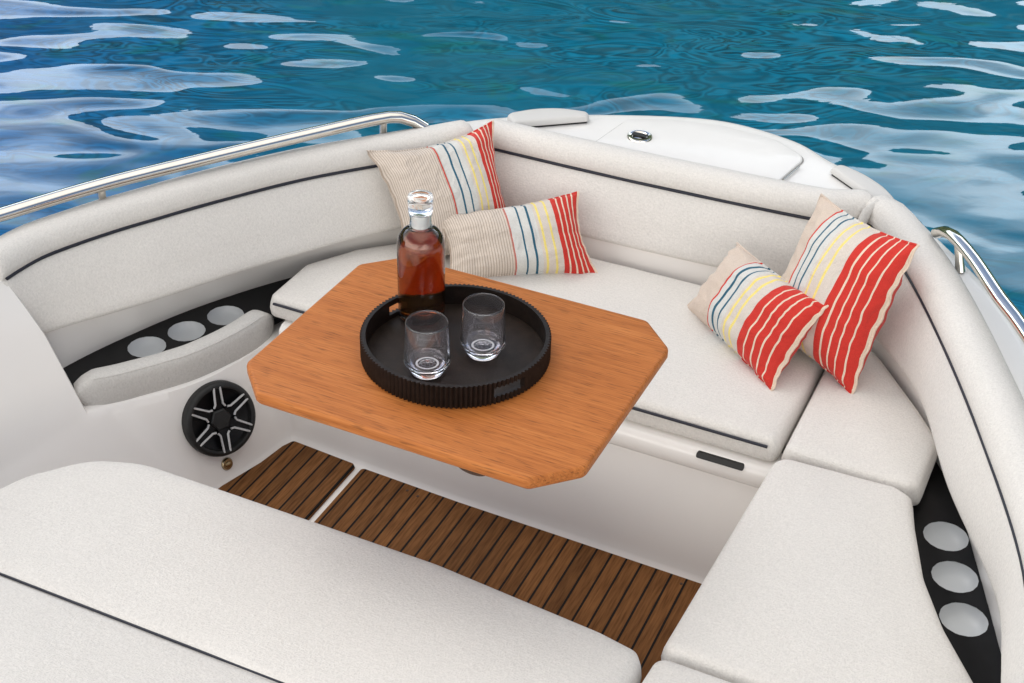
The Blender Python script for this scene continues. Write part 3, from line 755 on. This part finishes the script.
sm = MB(); sm.tube([rows[i][8] for i in range(4, 43)], .0016, 6); sm.build('seam', M['fabric_grey'], o)

# -- loudspeaker and courtesy light on the port wall
def oriented(name, mbs, origin, normal, parent):
    """parts built around z axis, then turned to face 'normal'"""
    q = Vector(normal).normalized().to_track_quat('Z', 'Y').to_matrix().to_4x4()
    mt = Matrix.Translation(origin) @ q
    for m in mbs: m.v = [tuple(mt @ Vector(v)) for v in m.v]
spn = (.85, -.40, .34); spo = (-.806, .224, -.580)
ring = MB(); RS = .098
ring.lathe([(RS, -.03), (RS, .012), (RS * .97, .020), (RS * .90, .024), (RS * .84, .022), (RS * .82, .014), (RS * .80, .006)], 64)
cone = MB(); cone.lathe([(RS * .82, .008), (RS * .6, .002), (RS * .3, -.004), (.0001, -.006)], 48)
hub = MB(); hub.lathe([(RS * .30, .000), (RS * .30, .016), (RS * .26, .019), (.0001, .0195)], 6)
arms = MB(); trim = MB()
for k in range(6):
    a = math.pi / 3 * k + .42
    ca, sa = math.cos(a), math.sin(a)
    def P(r, t, z): return (r * ca - t * sa, r * sa + t * ca, z)
    arms.add([P(.022, -.010, .012), P(RS * .84, -.008, .018), P(RS * .84, .008, .018), P(.022, .010, .012), P(.022, -.010, .0), P(RS * .84, -.008, .0), P(RS * .84, .008, .0), P(.022, .010, .0)],
             [(0, 1, 2, 3), (0, 4, 5, 1), (3, 2, 6, 7)])
    for s in (-1, 1):
        b2 = a + s * math.pi / 6
        e = (RS * .36 * math.cos(b2), RS * .36 * math.sin(b2), .0185)
        trim.tube([P(RS * .88, s * .0085, .0215), P(RS * .42, s * .0105, .019), (P(RS * .42, s * .0105, .019)[0] * .25 + e[0] * .75, P(RS * .42, s * .0105, .019)[1] * .25 + e[1] * .75, .0188)], .0031, 6)
oriented('', [ring, cone, hub, arms, trim], spo, spn, boat)
spk = ring.build('loudspeaker', M['matte_black'], boat)
cone.build('speaker_cone', M['black'], spk); hub.build('hub', M['matte_black'], spk, angle=20); arms.build('spokes', M['black'], spk, smooth=False); trim.build('silver_trim', M['silver'], spk)
lt = MB(); lt.lathe([(.017, -.004), (.017, .004), (.014, .008), (.008, .008), (.007, .011), (.0001, .012)], 24)
oriented('', [lt], (-.777, .200, -.700), (.9, -.28, .28), boat)
lt.build('courtesy_light', M['brass'], boat)

# ------------------------------------------------------------------ seat cushions (each can be lifted away)
ZS = -.340
def seat(name, poly, label, cat='seat cushion', zt=ZS, zb=-.412, pipes=(), rad=.03, seed=0, group='loose seat cushions', **kw):
    p = round_poly(poly, rad); mb = MB()
    cushion(mb, p, zt - kw.get('crown', .008), zb, seed=seed, **kw)
    cx = sum(q[0] for q in p) / len(p); cy_ = sum(q[1] for q in p) / len(p)
    o = mb.build(name, M['fabric'], None, angle=None, origin=(cx, cy_, zb)); tag(o, label, cat, group)
    for pts, mat, r_ in pipes:
        t = MB(); t.tube(pts, r_, 8); t.build('piping', M[mat], o)
    return o
zp = ZS - .008 - .017
seat('seat_cushion', [(-.808, .475), (.560, .475), (.568, .50, .02), (.570, 1.070), (-.47, 1.066), (-.60, .94), (-.735, .80), (-.812, .66)], 'widest seat cushion, across the bow under the bow backrest with dark front piping',
     seed=1, rad=.028, pipes=[([(x, .4705, zp) for x in np.linspace(-.785, .545, 30)], 'piping', .0036)])
seat('seat_cushion', [(.582, .462), (.868, .455), (.893, .475), (.895, .66), (.83, .76), (.70, .935), (.582, 1.06)], 'corner seat cushion beneath the large red striped pillow by the starboard backrest', seed=2, rad=.025)
seat('seat_cushion', [(.548, -.245), (.575, .440, .04), (.84, .452, .03), (.884, .430, .03), (.905, .350), (.960, .182, .2), (1.023, .058, .2), (1.10, -.056, .2), (1.155, -.130), (1.16, -.245)], 'long seat cushion beside the starboard cup holder shelf', seed=3, rad=.03)
seat('seat_cushion', [(.548, -.256), (1.16, -.256), (1.19, -.6), (1.19, -1.3), (.53, -1.3), (.535, -.45)], 'seat cushion at the bottom edge, behind the long cushion beside the cup holders', seed=4, rad=.03)
seat('lounge_cushion', [(-.925, -.655), (-.915, -.52, .2), (-.86, -.375, .2), (-.775, -.262, .2), (-.66, -.222, .2), (-.45, -.219, .4), (.06, -.217, .4), (.43, -.245, .3), (.522, -.262, .045), (.530, -.31, .1), (.530, -.642)], 'big round cornered lounge cushion in front of the teak floor',
     seed=5, rad=.03, zb=-.43, r=.03, crown=.006, pipes=[([(x, -.6435 + .016 * (x + .9) / 1.4, ZS - .0125) for x in np.linspace(-.90, .51, 30)], 'piping', .0026)])
seat('lounge_cushion', [(-.930, -.647), (.530, -.630), (.530, -1.3), (-.95, -1.3)], 'lounge cushion in the near corner behind the dark piping line', seed=6, rad=.03, zb=-.43, r=.012, crown=.008)

# ------------------------------------------------------------------ table
tab = empty('cockpit_table', (-.02, .45, -.45)); tag(tab, 'varnished wooden table with clipped corners cantilevered over the teak floor', 'table')
W_, D_, cx_, cy_ = .3660, .2990, .0775, .0795
tp = round_poly([(-W_, -D_ + cy_), (-W_ + cx_, -D_), (W_ - cx_, -D_), (W_, -D_ + cy_), (W_, D_ - cy_), (W_ - cx_, D_), (-W_ + cx_, D_), (-W_, D_ - cy_)], .022)
rings = [(.010, -.027), (.004, -.0265), (0, -.021), (0, -.008), (.0015, -.003), (.005, -.0005), (.009, 0)]
mb = MB(); rows = [[(*q, z) for q in (inset(tp, d) if d else tp)] for d, z in rings]
mb.grid(rows, closed=True); mb.add(rows[-1], [tuple(range(len(tp)))]); mb.add(rows[0], [tuple(range(len(tp)))])
mb.build('tabletop', M['table'], tab, angle=60)
mb = MB(); mb.tube([(-.02, .462, -.450), (-.02, .42, -.405), (-.02, .33, -.26), (-.02, .25, -.12), (-.02, .20, -.040)], [.034, .034, .033, .032, .034], 24)
mb.box((-.14, .05, -.040), (.10, .27, -.0275)); mb.box((-.07, .440, -.478), (.03, .462, -.418))
mb.build('support_arm', M['steel'], tab, angle=40)
mb = MB(); mb.tube([(.168, -.20, -.027), (.168, -.283, -.027)], .034, 28, squash=.52)
mb.build('latch_block', M['brown'], tab)

# ------------------------------------------------------------------ tray
TX, TY = -.0098, -.0026
tray = empty('serving_tray', (TX, TY, .0015)); tag(tray, 'round dark brown fluted tray with two handle slots on the wooden table', 'tray')
def make_tray():
    NF = 124; NS = NF * 4; Ro, Ri = .190, .1795
    zs = [0.0, .0035, .016, .0365, .046, .0495]
    th = [2 * math.pi * j / NS for j in range(NS)]
    hands = [math.atan2(-.093 + .0026, .149 + .0098), math.atan2(.072 + .0026, -.183 + .0098)]
    def hole(j):
        a = th[j] + math.pi / NS
        return any(abs((a - h + math.pi) % (2 * math.pi) - math.pi) < .185 for h in hands)
    def Rout(j, z):
        ph = j % 4
        f = (0, .0026, .0050, .0026)[ph]
        return Ro - .0042 + f - (.0012 if z < .003 else 0)
    mb = MB(); vo = {}; vi = {}; V = []
    def add(p): V.append(p); return len(V) - 1
    for k, z in enumerate(zs):
        for j in range(NS):
            r = Rout(j, z); vo[j, k] = add((r * math.cos(th[j]), r * math.sin(th[j]), z)); vi[j, k] = add((Ri * math.cos(th[j]), Ri * math.sin(th[j]), z))
    F = []
    for j in range(NS):
        q = (j + 1) % NS
        for k in range(len(zs) - 1):
            if k == 2 and hole(j): continue
            F.append((vo[j, k], vo[q, k], vo[q, k + 1], vo[j, k + 1])); F.append((vi[q, k], vi[j, k], vi[j, k + 1], vi[q, k + 1]))
        F.append((vo[j, 5], vo[q, 5], vi[q, 5], vi[j, 5])); F.append((vo[q, 0], vo[j, 0], vi[j, 0], vi[q, 0]))
        if hole(j):
            F.append((vo[q, 2], vo[j, 2], vi[j, 2], vi[q, 2])); F.append((vo[j, 3], vo[q, 3], vi[q, 3], vi[j, 3]))
            if not hole(j - 1): F.append((vo[j, 2], vo[j, 3], vi[j, 3], vi[j, 2]))
            if not hole(q): F.append((vo[q, 2], vi[q, 2], vi[q, 3], vo[q, 3]))
    mb.add([(x + TX, y + TY, z + .0015) for x, y, z in V], F)
    o = mb.build('tray_rim', M['tray'], tray, angle=38, weld=False)
    fm = MB(); fm.lathe([(.1793, .006), (.176, .0066), (.0001, .0066)], 96, (TX, TY, .0015)); fm.build('tray_floor', M['tray_floor'], tray)
make_tray()
TZ = .0082

# ------------------------------------------------------------------ bottle
def make_bottle(x, y):
    root = empty('spirit_bottle', (x, y, TZ)); tag(root, 'clear glass bottle of amber spirit with glass stopper standing on the tray', 'bottle')
    c = (x, y, TZ)
    outer = [(.0001, .003), (.030, .003), (.036, 0), (.0425, .001), (.0468, .005), (.0482, .012), (.0488, .03), (.0490, .17), (.0478, .181), (.0435, .193), (.0365, .2025), (.0290, .2085), (.0245, .2120), (.0225, .216), (.0218, .222), (.0218, .237), (.0235, .239), (.0235, .2440)]
    inn = [(.0178, .2440), (.0176, .238), (.0180, .222), (.0205, .2125), (.026, .2065), (.034, .200), (.0405, .191), (.0445, .180), (.0455, .170), (.0455, .030), (.0440, .020), (.036, .0165), (.0001, .0165)]
    mb = MB(); mb.lathe(outer + inn, 64, c); mb.build('glass_body', M['glass'], root, angle=60)
    liq = [(.0001, .0160), (.0362, .0160), (.0446, .0198), (.0459, .030), (.0459, .170), (.0449, .180), (.0409, .1912), (.0343, .2003), (.0266, .2066), (.0208, .2120), (.0001, .2122)]
    mb = MB(); mb.lathe(liq, 64, c); mb.build('liquid', M['amber'], root, angle=50)
    mb = MB(); mb.lathe([(.0001, .2135), (.0172, .2140), (.0172, .2380), (.0155, .2428), (.0001, .2430)], 40, c)
    mb.build('stopper_core', M['frost'], root)
    st = [(.0001, .2446), (.0225, .2446), (.0246, .2462), (.0250, .2500), (.0250, .2560), (.0240, .2585), (.0232, .2600), (.0240, .2616), (.0254, .2640), (.0256, .2780), (.0246, .2820), (.0215, .2842), (.0001, .2848)]
    mb = MB(); mb.lathe(st, 48, c); mb.build('stopper', M['frost_glass'], root, angle=50)
make_bottle(-.132, .080)

# ------------------------------------------------------------------ tumblers
def make_tumbler():
    root = empty('tumbler', (0, 0, 0))
    out = [(.0001, .0015), (.026, .0015), (.0285, 0), (.0315, .0015), (.0375, .013), (.0440, .0215), (.0462, .025), (.0463, .028), (.0455, .040), (.0447, .055), (.0437, .075), (.0427, .095), (.0418, .112), (.0412, .1155), (.0402, .1165)]
    inn = [(.0395, .1155), (.0398, .110), (.0405, .095), (.0413, .075), (.0420, .055), (.0424, .040), (.0415, .030), (.038, .0215), (.031, .0175), (.024, .0165), (.0001, .0165)]
    mb = MB(); mb.lathe(out + inn, 64); mb.build('glass_wall', M['acrylic'], root, angle=60)
    # raised foot ring and small barred emblem moulded in the base
    mb = MB(); mb.lathe([(.0195, .0168), (.0195, .0176), (.0235, .0176), (.0240, .0168)], 40)
    mb.build('base_ring', M['frost'], root)
    e = MB(); z = .0172; oc = [(.0145 * math.cos(math.pi / 4 * k + math.pi / 8), .0145 * math.sin(math.pi / 4 * k + math.pi / 8)) for k in range(8)]
    ic = [(x * .78, y * .78) for x, y in oc]
    e.grid([[(*q, z) for q in oc], [(*q, z) for q in ic]], closed=True)
    for x in (-.0045, .0045): e.add([(x - .0014, -.009, z), (x + .0014, -.009, z), (x + .0014, .009, z), (x - .0014, .009, z)], [(0, 1, 2, 3)])
    e.add([(-.0030, -.0014, z), (.0030, -.0014, z), (.0030, .0014, z), (-.0030, .0014, z)], [(0, 1, 2, 3)])
    e.build('emblem', M['emblem'], root, smooth=False)
    return root
t1 = make_tumbler(); t1.location = (-.026, -.093, TZ); t1.rotation_euler.z = .5
tag(t1, 'clear tumbler in front of the bottle on the tray', 'glass', 'clear tumblers on the tray')
t2 = t1.copy(); COL.objects.link(t2)
for ch in list(t1.children):
    k = ch.copy(); COL.objects.link(k); k.parent = t2
t2.location = (.042, .015, TZ); t2.rotation_euler.z = .9
tag(t2, 'clear tumbler to the right of the bottle, nearer the tray middle', 'glass', 'clear tumblers on the tray')

# ------------------------------------------------------------------ scatter pillows
RED, TEAL, YEL, PALE, BEI, CRM = (.55, .036, .026), (.022, .105, .165), (.80, .66, .20), (.61, .605, .575), (.62, .555, .495), (.72, .58, .46)
def stripes(r, t1, t2, y1, y2, b0, b1, w=.013, ncream=4):
    s = [(r, RED), (r + w * .9, PALE), (t1, TEAL), (t1 + w, PALE), (t2, TEAL), (t2 + w, PALE), (y1 - .02, BEI), (y1, YEL), (y1 + w * 1.2, BEI), (y2, YEL), (y2 + w * 1.2, BEI), (b0, RED)]
    st = (b1 - b0) / (ncream + 1)
    for k in range(1, ncream + 1): s += [(b0 + k * st - .006, CRM), (b0 + k * st + .006, RED)]
    s.append((b1, CRM)); return s
def pillow(BL, BR, TR, TL, thick, mat, label, seed, pinch=.045, sag=.0, back=None):
    BL, BR, TR, TL = (Vector(q) for q in (BL, BR, TR, TL))
    nrm = ((BR - BL).cross(TL - BL)).normalized()
    if nrm.dot(CAM - BL) < 0: nrm = -nrm
    N = 44; mb = MB(); mb.uv = []
    def surf(side):
        rows = []
        for i in range(N + 1):
            v = i / N; row = []
            for j in range(N + 1):
                u = j / N
                cu, cv = 2 * u - 1, 2 * v - 1
                # edges draw in between the corner ears
                uu_ = u + pinch * cu * -(1 - cv * cv) * abs(cu) ** 3
                vv_ = v + pinch * cv * -(1 - cu * cu) * abs(cv) ** 3
                p = BL * (1 - uu_) * (1 - vv_) + BR * uu_ * (1 - vv_) + TR * uu_ * vv_ + TL * (1 - uu_) * vv_
                bx = max(0, 1 - abs(cu) ** 2.4); by = max(0, 1 - abs(cv) ** 2.4)
                h = thick * .5 * (bx ** .62) * (by ** .62)
                edge = min(1, 6 * min(u, 1 - u, v, 1 - v))
                # gathers that run in from the seam, fading to the middle
                g = math.exp(-7 * min(v, 1 - v)) * noise.noise(Vector((u * 13, seed, 0))) + math.exp(-7 * min(u, 1 - u)) * noise.noise(Vector((v * 13, seed + 9, 0)))
                h += edge * (.020 * g + .010 * noise.noise(Vector((u * 3.5, v * 3.5, seed))) + .004 * noise.noise(Vector((u * 9 + v * 4, v * 7, seed + 3))))
                # the seam itself waves a little
                wv = (1 - edge) * .013 * noise.noise(Vector((u * 11, v * 11, seed + 5)))
                row.append(p + nrm * (side * max(h, 0 if edge < .2 else -.01) + wv)); mb.uv.append((u, v))
            rows.append(row)
        mb.grid(rows, flip=side < 0)
    surf(1); surf(-1)
    c = (BL + BR) / 2
    o = mb.build('scatter_pillow', mat, None, angle=None, origin=c); tag(o, label, 'pillow', 'striped scatter pillows')
    # corded seam all round
    cp = []
    for a in range(4):
        for k in range(N):
            t = k / N
            u, v = ((t, 0), (1, t), (1 - t, 1), (0, 1 - t))[a]
            cu, cv = 2 * u - 1, 2 * v - 1
            uu_ = u + pinch * cu * -(1 - cv * cv) * abs(cu) ** 3; vv_ = v + pinch * cv * -(1 - cu * cu) * abs(cv) ** 3
            p = BL * (1 - uu_) * (1 - vv_) + BR * uu_ * (1 - vv_) + TR * uu_ * vv_ + TL * (1 - uu_) * vv_
            cp.append((p + nrm * .013 * noise.noise(Vector((u * 11, v * 11, seed + 5))), u))
    tb = MB(); tb.tube([q for q, _ in cp] + [cp[0][0]], .0032, 6, caps=False)
    tb.uv = [(min(.999, max(0, u)), .5) for _, u in cp + [cp[0]] for _k in range(6)]
    s = tb.build('seam', mat, o); 
    return o
mA = pillow_mat('striped_cloth_a', stripes(.435, .515, .58, .655, .715, .775, .985), .455)
mB = pillow_mat('striped_cloth_b', stripes(.445, .52, .585, .655, .715, .775, .985), .455)
mC = pillow_mat('striped_cloth_c', stripes(.315, .375, .435, .51, .575, .665, .985, w=.016), .0, beige=(.60, .50, .42))
mD = pillow_mat('striped_cloth_d', stripes(.245, .305, .365, .45, .53, .645, .985, w=.015), .0, beige=(.60, .50, .42))
pillow((-.535, .741, -.345), (-.325, 1.010, -.345), (-.485, 1.150, -.055), (-.715, .850, -.072), .16, mA, 'large pinstriped pillow in the port bow corner behind the bottle', 1, pinch=.085)
pillow((-.420, .750, -.345), (-.080, .974, -.345), (-.192, 1.080, -.172), (-.505, .838, -.210), .14, mB, 'small pinstriped pillow leaning on the pillow in the port corner', 2, pinch=.06)
pillow((.185, .920, -.345), (.496, .660, -.345), (.570, .800, -.160), (.276, 1.020, -.178), .15, mC, 'small red striped pillow leaning on a bigger one at the starboard corner', 3)
pillow((.386, .925, -.345), (.672, .735, -.345), (.735, .885, .004), (.462, 1.055, -.008), .17, mD, 'large red striped pillow wedged against the starboard backrest', 4)
